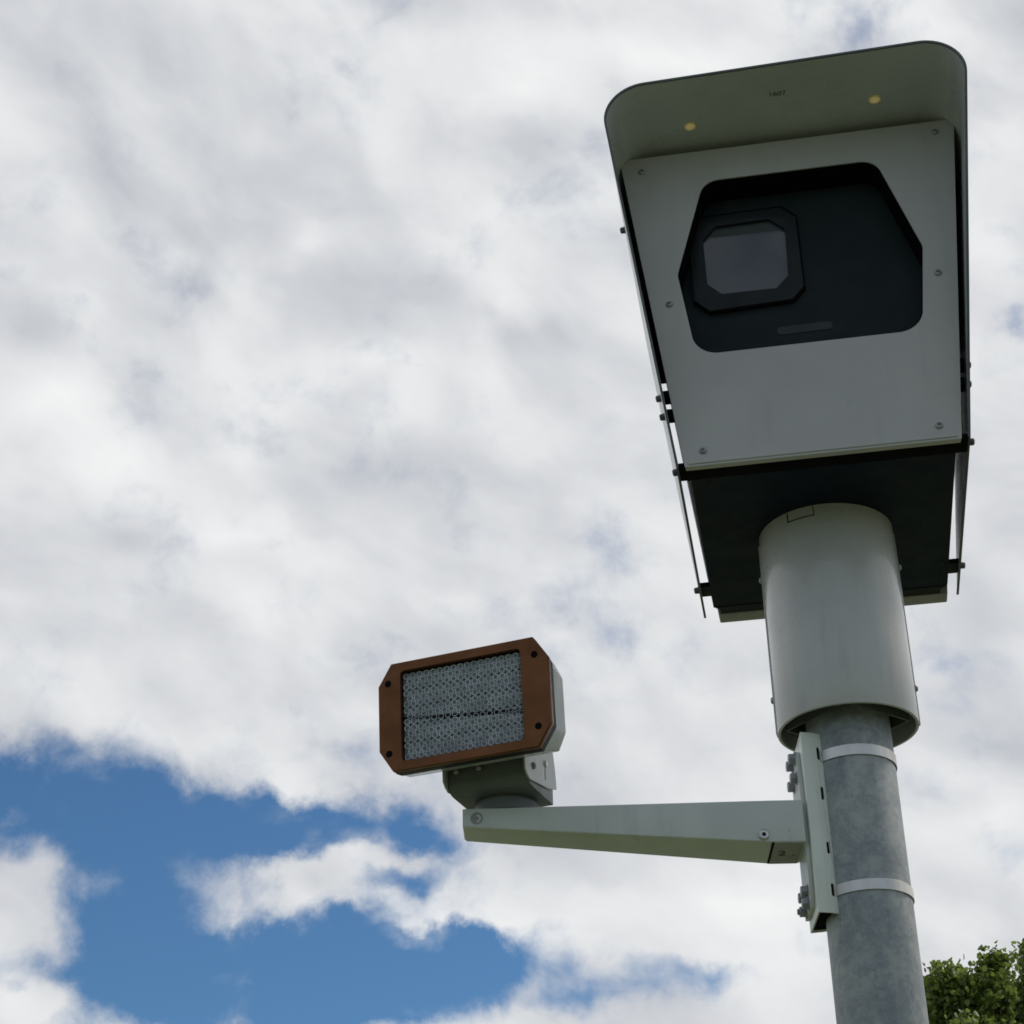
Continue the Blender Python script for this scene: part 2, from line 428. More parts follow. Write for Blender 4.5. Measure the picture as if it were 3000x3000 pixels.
# ------------------------------------------------------------------ mesh helpers
class MB:
    """collects shapes into one mesh; every point goes through self.f"""

    def __init__(self, f=None):
        self.v, self.fc, self.f = [], [], f

    def add(self, verts, faces):
        o = len(self.v)
        self.v += [Vector(p) if self.f is None else Vector(self.f(*p)) for p in verts]
        self.fc += [[i + o for i in fa] for fa in faces]
        return self

    def box(self, x0, x1, y0, y1, z0, z1):
        p = [(x, y, z) for x in (x0, x1) for y in (y0, y1) for z in (z0, z1)]
        return self.add(p, [(0, 1, 3, 2), (4, 6, 7, 5), (0, 4, 5, 1), (2, 3, 7, 6), (0, 2, 6, 4), (1, 5, 7, 3)])

    def loft(self, loops, cap0=True, cap1=True):
        """closed loops of equal length joined one to the next"""
        n = len(loops[0])
        verts = [p for lp in loops for p in lp]
        faces = []
        for k in range(len(loops) - 1):
            for i in range(n):
                j = (i + 1) % n
                faces.append((k * n + i, k * n + j, (k + 1) * n + j, (k + 1) * n + i))
        if cap0:
            faces.append(tuple(range(n))[::-1])
        if cap1:
            faces.append(tuple((len(loops) - 1) * n + i for i in range(n)))
        return self.add(verts, faces)

    def lathe(self, p0, axis, prof, seg=24, cap0=True, cap1=True):
        """prof: list of (distance along axis, radius)"""
        a = Vector(axis).normalized()
        u = a.orthogonal().normalized()
        w = a.cross(u)
        loops = []
        for d, r in prof:
            loops.append([tuple(Vector(p0) + a * d + (u * math.cos(2 * math.pi * i / seg) + w * math.sin(2 * math.pi * i / seg)) * r)
                          for i in range(seg)])
        return self.loft(loops, cap0, cap1)

    def tube(self, p0, p1, r, seg=16):
        d = Vector(p1) - Vector(p0)
        return self.lathe(p0, d, [(0, r), (d.length, r)], seg)

    def plate(self, outer, holes, place, d0, d1):
        """flat sheet with holes; place(a, b, d) maps outline coordinates and depth to space"""
        loops = [outer] + list(holes)
        tri = tessellate_polygon([[Vector((a, b, 0)) for a, b in lp] for lp in loops])
        flat_pts = [p for lp in loops for p in lp]
        n = len(flat_pts)
        verts = [place(a, b, d0) for a, b in flat_pts] + [place(a, b, d1) for a, b in flat_pts]
        faces = [tuple(t) for t in tri] + [tuple(i + n for i in t)[::-1] for t in tri]
        o = 0
        for lp in loops:
            k = len(lp)
            for i in range(k):
                j = (i + 1) % k
                faces.append((o + i, o + j, n + o + j, n + o + i))
            o += k
        return self.add(verts, faces)

    def build(self, name, mat, parent=None, bevel=0.0, seg=2, angle=35, weld=0.0):
        me = bpy.data.meshes.new(name)
        bm = bmesh.new()
        vs_ = [bm.verts.new(p) for p in self.v]
        for fa in self.fc:
            try:
                bm.faces.new([vs_[i] for i in fa])
            except ValueError:
                pass
        if weld:
            bmesh.ops.remove_doubles(bm, verts=bm.verts, dist=weld)
        bmesh.ops.recalc_face_normals(bm, faces=bm.faces)
        if bevel:
            ed = [e for e in bm.edges if len(e.link_faces) == 2 and e.calc_face_angle(0) > R(angle)]
            bmesh.ops.bevel(bm, geom=ed, offset=bevel, segments=seg, profile=0.6, affect='EDGES', clamp_overlap=True)
        bm.to_mesh(me)
        bm.free()
        for p in me.polygons:
            p.use_smooth = True
        me.set_sharp_from_angle(angle=R(38))
        me.materials.append(MAT[mat] if isinstance(mat, str) else mat)
        o = bpy.data.objects.new(name, me)
        COL.objects.link(o)
        if parent:
            o.parent = parent
        return o


def thing(name, label, cat, loc, rz=0.0, group=None):
    o = bpy.data.objects.new(name, None)
    COL.objects.link(o)
    o.location = loc
    o.rotation_euler = (0, 0, rz)
    o['label'] = label
    o['category'] = cat
    if group:
        o['group'] = group
    return o


def tag(o, label, cat, group=None):
    o['label'] = label
    o['category'] = cat
    if group:
        o['group'] = group
    return o


def rounded(poly, radii, seg=8):
    """fillet a ccw or cw polygon"""
    out = []
    n = len(poly)
    for i in range(n):
        p = Vector(poly[i])
        a = (Vector(poly[i - 1]) - p).normalized()
        b = (Vector(poly[(i + 1) % n]) - p).normalized()
        r = radii[i] if isinstance(radii, (list, tuple)) else radii
        if r <= 0:
            out.append(tuple(p))
            continue
        half = a.angle(b) / 2
        d = r / math.tan(half)
        cpt = p + (a + b).normalized() * (r / math.sin(half))
        s = p + a * d - cpt
        e_ = p + b * d - cpt
        ang = s.angle(e_)
        sgn = 1 if s.cross(e_) > 0 else -1
        for k in range(seg + 1):
            th = sgn * ang * k / seg
            out.append((cpt.x + s.x * math.cos(th) - s.y * math.sin(th), cpt.y + s.x * math.sin(th) + s.y * math.cos(th)))
    return out


def pan_screw(p, axis, r=0.006, h=0.0038):
    mb = MB()
    prof = [(-0.004, r * 0.9), (0.0004, r), (h * 0.55, r * 0.93), (h * 0.9, r * 0.68), (h, r * 0.42), (h * 0.35, r * 0.36)]
    mb.lathe(p, axis, prof, 16)
    return mb


def hex_bolt(mb, p, axis, r=0.009, h=0.007, washer=0.013, shank=0.0):
    a = Vector(axis).normalized()
    if washer:
        mb.lathe(p, a, [(-0.001, washer), (0.0016, washer)], 20)
    mb.lathe(Vector(p) + a * 0.0016, a, [(0, r), (h - 0.001, r), (h, r * 0.86)], 6)
    if shank:
        mb.lathe(Vector(p) + a * (h + 0.001), a, [(0, r * 0.5), (shank, r * 0.5)], 12)
    return mb


def text_mesh(txt, size, name, place, mat, parent):
    cu = bpy.data.curves.new(name, 'FONT')
    cu.body = txt
    cu.size = size
    cu.align_x = 'CENTER'
    cu.align_y = 'CENTER'
    tmp = bpy.data.objects.new(name, cu)
    COL.objects.link(tmp)
    bpy.context.view_layer.update()
    me = bpy.data.meshes.new_from_object(tmp.evaluated_get(bpy.context.evaluated_depsgraph_get()))
    bpy.data.objects.remove(tmp)
    bpy.data.curves.remove(cu)
    for v in me.vertices:
        v.co = Vector(place(v.co.x, v.co.y))
    me.materials.clear()
    me.materials.append(MAT[mat])
    o = bpy.data.objects.new(name, me)
    COL.objects.link(o)
    o.parent = parent
    return o


# ------------------------------------------------------------------ ground
gm = bpy.data.materials.new('mown_grass')
gm.use_nodes = True
t = gm.node_tree
b = t.nodes['Principled BSDF']
co = N(t, 'ShaderNodeTexCoord').outputs['Object']
g1 = noise(t, co, 0.35, 6.0, 0.6)
g2 = noise(t, co, 60.0, 5.0, 0.7)
c1 = mixc(t, smooth(t, g1, 0.3, 0.7), (0.112, 0.145, 0.068, 1), (0.165, 0.185, 0.105, 1))
link(t, mixc(t, smooth(t, g2, 0.3, 0.7), mixc(t, 0.35, c1, (0.04, 0.05, 0.02, 1)), c1), b.inputs['Base Color'])
b.inputs['Roughness'].default_value = 0.9
bp = N(t, 'ShaderNodeBump')
bp.inputs['Strength'].default_value = 0.6
bp.inputs['Distance'].default_value = 0.03
link(t, g2, bp.inputs['Height'])
link(t, bp.outputs[0], b.inputs['Normal'])
MAT['grass'] = gm
gb = MB()
gb.add([(math.cos(2 * math.pi * i / 96) * 1500, math.sin(2 * math.pi * i / 96) * 1500, 0) for i in range(96)], [tuple(range(96))])
ground = gb.build('ground', 'grass')
ground['kind'] = 'structure'

# ------------------------------------------------------------------ pole
POLE_R = 0.07
pm = MB()
pm.lathe((0, 0, 0), (0, 0, 1), [(-0.3, POLE_R), (0.6, POLE_R), (1.6, POLE_R), (2.4, POLE_R), (EYE + 1.50, POLE_R), (EYE + 1.52, POLE_R - 0.01)], 96)
pole = pm.build('steel_pole', 'zinc')
tag(pole, 'round mottled galvanised steel pole standing upright and carrying the camera box', 'pole')

# ------------------------------------------------------------------ camera box
YAWB, BX, BY = 0.028781, 0.010055, -0.303977
ZT, ZB, WT, WB = 2.274984, 1.607555, 0.300668, 0.224278
SL = (WT - WB) / (ZT - ZB)
Z0 = 1.2452                                     # bottom of the collar
box = thing('speed_camera', 'large grey hooded speed camera box with dark window on top of the pole', 'traffic camera',
            (BX, BY, EYE + Z0), YAWB)
fbox = lambda x, y, z: (x, y, z - Z0)
BM = lambda: MB(fbox)
UZ = 1.6195                                     # underside height


def half(z, inset=0.0):
    return WB + (z - ZB) * SL - inset


# shell without a front face
D0, D1 = 0.013, 0.5484
bs = BM()
zb_, zt_ = UZ + 0.003, ZT - 0.004
fr_ = [(-half(zb_, .0075), zb_), (half(zb_, .0075), zb_), (half(zt_, .0075), zt_), (-half(zt_, .0075), zt_)]
bs.add([(x, D0, z) for x, z in fr_] + [(x, D1, z) for x, z in fr_],
       [(0, 1, 5, 4), (1, 2, 6, 5), (2, 3, 7, 6), (3, 0, 4, 7), (4, 5, 6, 7)])
bs.build('body', 'paint', box, bevel=0.0)

# black base plate with rounded rear corners
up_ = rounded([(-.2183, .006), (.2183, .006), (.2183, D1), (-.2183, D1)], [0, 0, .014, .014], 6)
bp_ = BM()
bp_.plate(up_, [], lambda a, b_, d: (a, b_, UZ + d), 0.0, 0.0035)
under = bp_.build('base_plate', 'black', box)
for (sx, sy) in ((-.19, .075), (-.13, .065), (.12, .065), (.19, .075), (.165, .062), (-.165, .30), (.165, .30), (-.05, .06)):
    s_ = pan_screw(fbox(sx, sy, UZ + 0.001), (0, 0, -1), 0.0042, 0.0018)
    s_.build('screw', 'rubber', under)
# seams pressed into the base plate at the back
rb = BM()
rb.box(-.214, .214, .5405, .5445, UZ - 0.0012, UZ + 0.001)
rb.box(.2045, .2065, .44, .535, UZ - 0.0012, UZ + 0.001)
rb.build('edge_seam', 'rubber', under)

# front panel with window opening
win = rounded([(-.1525, 2.204), (.1525, 2.204), (.2118, 2.002), (.1902, 1.828), (-.1902, 1.828), (-.2118, 2.002)],
              [.036, .036, .03, .044, .044, .03], 10)
pan = rounded([(-half(ZT), ZT), (half(ZT), ZT), (half(ZB), ZB), (-half(ZB), ZB)], .004, 4)
fp = BM()
fp.plate(pan, [win], lambda a, b_, d: (a, d, b_), 0.0, 0.0125)
panel = fp.build('front_panel', 'paint', box, bevel=0.0028, seg=3)
for x, z in ((-.2621, 2.2423), (.2646, 2.2495), (-.2295, 1.9400), (.2295, 1.9410), (-.1925, 1.6355), (.1920, 1.6360)):
    pan_screw(fbox(x, 0, z), (0, -1, 0), 0.0064, 0.004).build('screw', 'bolt', panel)
lipm = BM()
lipm.box(-half(ZB, .006), half(ZB, .006), -0.0022, 0.003, ZB + 0.004, ZB + 0.0105)
lipm.build('bottom_fold', 'paint', panel, bevel=0.0018, seg=2)

# window recess
rc = BM()
n_ = len(win)
wn2 = [(x * .9968, 2.016 + (z - 2.016) * .9962) for x, z in win]
rc.add([(x, 0.0022, z) for x, z in wn2] + [(x, 0.066, z) for x, z in wn2],
       [(i, (i + 1) % n_, n_ + (i + 1) % n_, n_ + i) for i in range(n_)])
recess = rc.build('window_recess', 'void', box)
ip = BM()
ip.box(-.215, .215, 0.062, 0.066, 1.815, 2.215)
inner = ip.build('inner_panel', 'inner', box)
# octagonal lens frame
fo = [(-.1625, 2.1605), (-.0209, 2.1628), (.0045, 2.137), (.0047, 1.9828), (-.0173, 1.9578), (-.1623, 1.9519), (-.1890, 1.9794), (-.1890, 2.135)]
fi = [(-.1640, 2.1105), (-.1397, 2.1375), (-.0440, 2.1400), (-.0170, 2.1135), (-.0200, 2.0100), (-.0430, 1.9852), (-.1387, 1.9862), (-.1630, 2.0115)]
lf = BM()
lf.plate(fo, [fi], lambda a, b_, d: (a, d, b_), 0.049, 0.0605)
frame_ = lf.build('lens_frame', 'lensframe', box, bevel=0.0012)
gs = BM()  # thin dark octagon behind the frame, larger at top and right
gs.plate([(a - (.0 if a < -.1 else -.0030), z + (.0120 if z > 2.12 else .0)) for a, z in fo], [], lambda a, b_, d: (a, d, b_), 0.0606, 0.0618)
gs.build('frame_backing', 'void', frame_)
ln = BM()
ln.plate([((a + .0921) * 1.03 - .0921, (z - 2.062) * 1.03 + 2.062) for a, z in fi], [], lambda a, b_, d: (a, d, b_), 0.0565, 0.060)
ln.build('lens_glass', 'lens', frame_)
ll = BM()
ll.plate(rounded([(-.049, 1.8925), (.046, 1.8935), (.046, 1.9100), (-.049, 1.9090)], .006, 5), [], lambda a, b_, d: (a, d, b_), 0.0608, 0.0622)
ll.build('rating_label', 'label', inner)

# rear door
rd = BM()
rd.box(-.206, .206, D1, .575, UZ + .002, UZ + .012)
rd.build('door_gasket', 'rubber', box)
dr = BM()
d_ = [(-.2105, UZ - .0005), (.2195, UZ - .0005), (.2195 + (ZT - UZ) * SL, ZT), (-.2105 - (ZT - UZ) * SL, ZT)]
dr.loft([[(x, .574, z) for x, z in d_], [(x, .610, z) for x, z in d_]])
dr.build('rear_door', 'armtab', box, bevel=0.003, seg=3)
gk = BM()
gk.box(-.209, .212, .5500, .5735, UZ + .0125, ZT - .02)
gk.build('door_hinge_rail', 'rubber', box)

# sun shield: one bent sheet over top and sides, drawn forward into a hood
SZB, SZT = 1.612, 2.300


def shx(z, off=0.0):
    return half(z) + .0135 + (z - ZB) * .003 - off


def shield_path(off):
    zt = SZT - off
    pts = rounded([(-shx(SZB, off), SZB), (-shx(zt, off), zt), (shx(zt, off), zt), (shx(SZB, off), SZB)],
                  [0, .073 - off, .073 - off, 0], 14)
    k = len(pts) // 2                        # two extra folds keep the flat of the roof truly flat
    return pts[:k] + [(-.222, zt), (.222, zt)] + pts[k:]


def front_y(z, x):
    top = -.1755 - .026 * x                      # the hood sits a touch askew
    if z > 2.222:
        return top
    return top + (2.222 - z) / (2.222 - SZB) * (.002 - top)


po, pi_ = shield_path(0.0), shield_path(.003)
sh = BM()
n_ = len(po)
vv = []
for (x, z), (xi, zi) in zip(po, pi_):
    y_ = front_y(z, x)
    vv += [(x, y_, z), (x, .566, z), (xi, y_, zi), (xi, .566, zi)]
ff = []
for i in range(n_ - 1):
    a, c = 4 * i, 4 * (i + 1)
    ff += [(a, c, c + 1, a + 1), (a + 2, a + 3, c + 3, c + 2), (a, a + 2, c + 2, c), (a + 1, c + 1, c + 3, a + 3)]
ff += [(0, 1, 3, 2), (4 * n_ - 4, 4 * n_ - 2, 4 * n_ - 1, 4 * n_ - 3)]
sh.add(vv, ff)
shield = sh.build('sun_shield', 'shield', box, bevel=0.0006, seg=1, angle=60)
tm = BM()
path = []
for (x, z) in po:
    path.append((x, front_y(z, x), z))
left = [(po[0][0], y, po[0][1]) for y in (.566, .40, .20)]
right_ = [(po[-1][0], y, po[-1][1]) for y in (.20, .40, .566)]
full = left + path + right_
loops = []
for k, (x, y, z) in enumerate(full):
    side = k < 3 or k >= len(full) - 3
    nx = 1 if x > 0 else -1
    if side:
        ring_ = [(x + nx * .0006, y, z + .0022), (x + nx * .0006, y, z - .0008), (x - nx * .0036, y, z - .0008), (x - nx * .0036, y, z + .0022)]
    else:
        # outward normal of the sheet in the x z plane
        i = k - 3
        a, c = po[max(i - 1, 0)], po[min(i + 1, len(po) - 1)]
        tx, tz = c[0] - a[0], c[1] - a[1]
        ln_ = math.hypot(tx, tz)
        ox, oz = -tz / ln_, tx / ln_
        ring_ = [(x + ox * .0006, y + .0022, z + oz * .0006), (x + ox * .0006, y - .0008, z + oz * .0006),
                 (x - ox * .0036, y - .0008, z - oz * .0036), (x - ox * .0036, y + .0022, z - oz * .0036)]
        if i in (0, len(po) - 1):
            ring_ = [(x + ox * .0006, y + .0016, z + .0016), (x + ox * .0006, y - .0008, z - .0008), (x - ox * .0036, y - .0008, z - .0008), (x - ox * .0036, y + .0016, z + .0016)]
    loops.append(ring_)
tm.loft(loops)
tm.build('edge_trim', 'trim', shield)
PLUGS = ((-.1662, -.0455), (.1641, -.0535))
cut = MB()
for x, y in PLUGS:
    cut.lathe(fbox(x, y, SZT - .02), (0, 0, 1), [(0, .0093), (.04, .0093)], 32)
cutter = cut.build('cutter', 'void')
cutter.parent = box
bo_ = shield.modifiers.new('holes', 'BOOLEAN')
bo_.object = cutter
bo_.solver = 'EXACT'
bpy.context.view_layer.update()
cutme = bpy.data.meshes.new_from_object(shield.evaluated_get(bpy.context.evaluated_depsgraph_get()))
shield.modifiers.clear()
shield.data = cutme
cutme.set_sharp_from_angle(angle=R(30))
cutme.materials.clear()
cutme.materials.append(MAT['shield'])
bpy.data.objects.remove(cutter)
for x, y in PLUGS:
    pb_ = MB()
    pb_.lathe(fbox(x, y, SZT - .0022), (0, 0, -1), [(0, .0091), (.0010, .0091), (.0010, .0112), (.0022, .0110), (.0034, .0092), (.0030, .0050), (.0038, .0030)], 28)
    pb_.build('yellow_plug', 'plug', shield)
text_mesh('1607', 0.0155, 'stamped_number', lambda a, b_: fbox(-.0067 + a, -.1005 - b_, SZT - .0034), 'ink', shield)

# spacers between box and shield, with bolts outside
def spacer(s, y, z, w=.036, h=.012, name='spacer'):
    mb = BM()
    xi = half(z, .0085)
    xo = shx(z, .0025)
    mb.box(*sorted((s * xi, s * xo)), y - w / 2, y + w / 2, z - h / 2, z + h / 2)
    sp = mb.build(name, 'rubber', box, bevel=0.0012)
    bo = MB()
    bo.lathe(fbox(s * (shx(z) - .001), y, z), (s, 0, -SL), [(0, .0075), (.0015, .0075), (.0028, .0062), (.009, .0058), (.0105, .0035)], 14)
    bo.build('bolt', 'darkbolt', sp)
    return sp


for s in (-1, 1):
    spacer(s, .100, 1.8140, .022, .016)
    spacer(s, .100, 1.7750, .022, .016)
    spacer(s, .100, 2.1950, .022, .016)
    spacer(s, .472, UZ + .004, .040, .010)
for s in (-1, 1):
    bf = BM()  # added black piece, blocks the sky seen through the upper side gap
    q = [(half(2.120, .0085), shx(2.120, .0030), 2.120), (half(2.268, .0085), shx(2.268, .0030) - .012, 2.268), (half(2.236, .0085), shx(2.236, .0030) - .001, 2.236)]
    bf.loft([[(s * q[0][0], y, q[0][2]), (s * q[0][1], y, q[0][2]), (s * q[2][1], y, q[2][2]), (s * q[1][1], y, q[1][2]), (s * q[1][0], y, q[1][2])] for y in (.500, .512)])
    bf.build('added_gap_filler', 'rubber', box)
fb = BM()
fb.box(-shx(ZB, .0026), shx(ZB, .0026), .004, .046, ZB + .001, UZ - .0005)
bar = fb.build('front_spacer_bar', 'void', box, bevel=0.001)
for s in (-1, 1):
    bo = MB()
    bo.lathe(fbox(s * (shx(ZB) - .001), .030, 1.618), (s, 0, -SL), [(0, .0075), (.0015, .0075), (.0028, .0062), (.009, .0058), (.0105, .0035)], 14)
    bo.build('bolt', 'darkbolt', bar)

# collar under the box
PX, PY = -.0013, .3042                           # pole axis in box coordinates
CR = .1175
cl = BM()
cl.lathe((PX, PY, Z0), (0, 0, 1), [(0, CR - .0005), (.001, CR), (.15, CR), (.30, CR), (UZ - Z0 - .0005, CR)], 128, False, False)
cl.lathe((PX, PY, Z0), (0, 0, 1), [(0, CR - .005), (.15, CR - .005), (UZ - Z0 - .0005, CR - .005)], 128, False, False)
nn = 128
cl.add([], [])
ring = []
for r_ in (CR - .0005, CR - .005):
    ring.append([(PX + r_ * math.cos(2 * math.pi * i / nn), PY + r_ * math.sin(2 * math.pi * i / nn), Z0) for i in range(nn)])
cl.loft(ring, False, False)
collar = cl.build('collar', 'collar', box)
# dark clamp plate inside with a square rim
dk = BM()
dk.lathe((PX, PY, Z0 + .035), (0, 0, 1), [(0, CR - .006), (.006, CR - .006)], 64)
dk.build('inner_plate', 'void', collar)
sq = BM()
for k in range(4):
    a0, a1 = math.pi / 2 * k, math.pi / 2 * (k + 1)
    p0, p1 = Vector((math.cos(a0), math.sin(a0))), Vector((math.cos(a1), math.sin(a1)))
    quad = [p0 * .1030, p1 * .1030, p1 * .0990, p0 * .0990]
    sq.loft([[(PX + q.x, PY + q.y, Z0 + .009) for q in quad], [(PX + q.x, PY + q.y, Z0 + .034) for q in quad]])
sq.build('square_clamp_rim', 'bracket', collar)
for an in (0.0, math.pi):
    sm = BM()
    ca, sa = math.cos(an), math.sin(an)
    tx, ty = -sa, ca
    for (r0, r1, w0, w1) in ((CR - .001, CR + .0012, -.009, -.0010), (CR - .001, CR + .0022, .0010, .009)):
        pts = [(PX + ca * r + tx * w, PY + sa * r + ty * w) for r, w in ((r0, w0), (r1, w0), (r1, w1), (r0, w1))]
        sm.loft([[(x, y, Z0 + .002) for x, y in pts], [(x, y, UZ - .012) for x, y in pts]])
    fl = sm.build('seam_flange', 'collar', collar, bevel=.0006, seg=1)
    for z in (1.544, 1.312):
        pan_screw(fbox(PX + ca * (CR + .0012), PY + sa * (CR + .0012), z), (ca, sa, 0), .0062, .0048).build('bolt', 'bolt', fl)
# stuck-on label near the top of the collar: its outline
lb = BM()


def arc_strip(mb, a0, a1, z0, z1, r0, r1, seg=16):
    loops = []
    for i in range(seg + 1):
        a = a0 + (a1 - a0) * i / seg
        ca, sa = math.cos(a), math.sin(a)
        loops.append([(PX + ca * r0, PY + sa * r0, z0), (PX + ca * r1, PY + sa * r1, z0), (PX + ca * r1, PY + sa * r1, z1), (PX + ca * r0, PY + sa * r0, z1)])
    mb.loft(loops)


arc_strip(lb, R(-123.2), R(-98.8), 1.5985, 1.6005, CR - .001, CR + .0006)
arc_strip(lb, R(-123.2), R(-122.2), 1.6005, 1.6175, CR - .001, CR + .0006, 2)
arc_strip(lb, R(-99.6), R(-98.8), 1.6005, 1.6175, CR - .001, CR + .0006, 2)
lb.build('cover_outline', 'label', collar)

# ------------------------------------------------------------------ side arm on the pole
AZ_ARM = R(190)
AZ0 = .918                                       # bottom of the channel
arm = thing('mounting_arm', 'tapered grey steel arm bolted through a slotted channel strapped to the pole', 'bracket arm',
            (0, 0, EYE + AZ0), AZ_ARM)
fa = lambda a, t_, z: (a, t_, z - AZ0)
AM = lambda: MB(fa)
CH0, CH1 = .918, 1.2225


def arc_pts(a):
    return a


# slotted channel: web and two flanges, slots cut as openings
W0, W1 = .089, .0862                             # web outer and inner
SLOTS = ((.9455, .9665), (1.0155, 1.0355), (1.1065, 1.1290), (1.1760, 1.1980))
BEND = Vector((.0695, .0505))
FLp, FRp = Vector((.089, .0550)), Vector((.0545, .0430))


def facet(s, pa, pb, u0, u1, holes):
    d_ = (pb - pa).normalized()
    nn_ = Vector((-d_.y, d_.x))
    if nn_.y > 0:
        nn_ = -nn_
    ch.plate([(u0, CH0), ((pb - pa).length + u1, CH0), ((pb - pa).length + u1, CH1), (u0, CH1)], holes,
             lambda u, z, d: (pa.x + d_.x * u + nn_.x * d, s * (pa.y + d_.y * u + nn_.y * d), z), 0.0, .0030)


slots2 = [rounded([(.0064, z0), (.0122, z0), (.0122, z1), (.0064, z1)], .0027, 4) for z0, z1 in SLOTS]
ch = AM()
for s in (1, -1):
    facet(s, FLp, BEND, .0004, -.0002, [])
    facet(s, BEND, FRp, 0.0, .0005, slots2)
webo = rounded([(.0890, -.0545), (.0890, .0545), (.0862, .0545), (.0862, -.0545)], [.0012, .0012, 0, 0], 3)
ch.loft([[(a, t_, CH0) for a, t_ in webo], [(a, t_, CH1) for a, t_ in webo]])
channel = ch.build('slotted_channel', 'channel', arm, bevel=.0007, seg=2)
# dark plug stands in for the shade inside the channel and slots
sb = AM()
shade_plug = [(.0855, .0505), (.0690, .0465), (.0600, .0415), (.0600, -.0415), (.0690, -.0465), (.0855, -.0505)]
sb.loft([[(a, t_, CH0 + .0035) for a, t_ in shade_plug], [(a, t_, CH1 - .004) for a, t_ in shade_plug]])
sb.build('channel_shade_plug', 'void', channel)
# steel bands round pole and through the slots
for zc, zh in ((.9530, .0175), (1.1800, .0185)):
    bd = AM()
    loops = []
    r0, r1 = POLE_R + .0010, POLE_R + .0024
    k_ = 72
    tilt = .003
    a_start, a_end = R(36), R(360 - 36)
    for i in range(k_ + 1):
        an = a_start + (a_end - a_start) * i / k_
        ca, sa = math.cos(an), math.sin(an)
        dz = tilt * math.sin(an)
        loops.append([(ca * r0, sa * r0, zc + dz - zh / 2), (ca * r1, sa * r1, zc + dz - zh / 2),
                      (ca * r1, sa * r1, zc + dz + zh / 2), (ca * r0, sa * r0, zc + dz + zh / 2)])
    # ends run on through the flange slots
    for sgn, lst in ((1, 0), (-1, -1)):
        pass
    za, zb2 = loops[0][0][2], loops[0][2][2]
    first = [(.0588, .0430, za), (.0606, .0438, za), (.0606, .0438, zb2), (.0588, .0430, zb2)]
    mid = [(.0590, .0465, za), (.0598, .0478, za), (.0598, .0478, zb2), (.0590, .0465, zb2)]
    za, zb2 = loops[-1][0][2], loops[-1][2][2]
    last = [(x, -y, za if i < 2 else zb2) for i, (x, y, z) in enumerate(first)]
    mid2 = [(x, -y, za if i < 2 else zb2) for i, (x, y, z) in enumerate(mid)]
    loops = [mid] + loops + [mid2]
    bd.loft([first] + loops + [last])
    bd.build('steel_band', 'band', arm, bevel=.0003, seg=1)

# foot plate of the arm with bolts
P0, P1 = .0893, .0965
fpz = [(-.046, .935), (.026, .935), (.034, .950), (.038, 1.010), (.038, 1.130), (.028, 1.196), (.014, 1.204), (-.030, 1.204), (-.046, 1.185)]
ft = AM()
ft.plate(fpz, [], lambda a, b_, d: (d, a, b_), P0, P1)
foot = ft.build('foot_plate', 'arm', arm, bevel=.0012)
for (t_, z, sk) in ((-.014, 1.1900, .0), (.018, 1.1900, 0), (-.020, 1.1560, .0), (.018, 1.1560, .0), (.012, .966, .0), (-.022, .966, .0), (.012, .946, .0), (-.024, .944, .004)):
    hb = MB()
    hex_bolt(hb, fa(P1, t_, z), (1, 0, 0), .0094, .0095, .0112, sk)
    hb.build('hex_bolt', 'bolt', foot)

# the arm itself: tapered box section with a straight socket at its root
AH = {'root': (.152, 1.0355, 1.1065, .0515), 'tip': (.6415, 1.0805, 1.1125, .0335), 'base': (.0966, 1.0350, 1.1062, .0512)}


def sect(a, z0, z1, h, r=.0025):
    ps = rounded([(-h, z0), (h, z0), (h, z1), (-h, z1)], r, 3)
    return [(a, t_, z) for t_, z in ps]


bt = AM()
bt.add([(.1000, .0498, 1.03425), (.1462, .0500, 1.03455), (.1462, -.0500, 1.03455), (.1000, -.0498, 1.03425),
        (.1000, .0498, 1.0356), (.1462, .0500, 1.0360), (.1462, -.0500, 1.0360), (.1000, -.0498, 1.0356)],
       [(0, 1, 2, 3), (4, 7, 6, 5), (0, 4, 5, 1), (1, 5, 6, 2), (2, 6, 7, 3), (3, 7, 4, 0)])
ar = AM()
secs = [sect(*AH['base'])]
for k in range(7):
    f_ = k / 6
    a = .1512 + (.6415 - .1512) * f_
    r_, q_ = AH['root'], AH['tip']
    secs.append(sect(a, r_[1] + (q_[1] - r_[1]) * f_, r_[2] + (q_[2] - r_[2]) * f_, r_[3] + (q_[3] - r_[3]) * f_))
secs.append(sect(.6455, 1.0835, 1.1122, .0325))
ar.loft(secs)
beam = ar.build('arm_beam', 'arm', arm, bevel=0)
sc_ = MB()
sc_.lathe(fa(.1626, .0503, 1.0480), (0, 1, 0), [(0, .0098), (.0022, .0095), (.0046, .0070), (.0042, .0034), (.0008, .0030)], 24)
sc_.build('white_rivet', 'steel', beam)
dd_ = MB()
dd_.lathe(fa(.1626, .0503, 1.0480), (0, 1, 0), [(.001, .0032), (.0032, .0032)], 16)
dd_.build('rivet_hole', 'rubber', beam)
so = MB()
so.lathe(fa(.6225, .0338, 1.0950), (0, 1, 0), [(0, .0105), (.0012, .0102), (.0014, .0078), (.0004, .0070), (.0004, .0036), (.0018, .0030)], 24)
so.build('plugged_screw', 'armtab', beam)
tabm = bt.build('underside_tab', 'armtab', beam)
text_mesh('2 .', .030, 'stencilled_number', lambda a, b_: fa(.1225 - a, -.001 + b_, 1.0338), 'ink', tabm)
gp = AM()
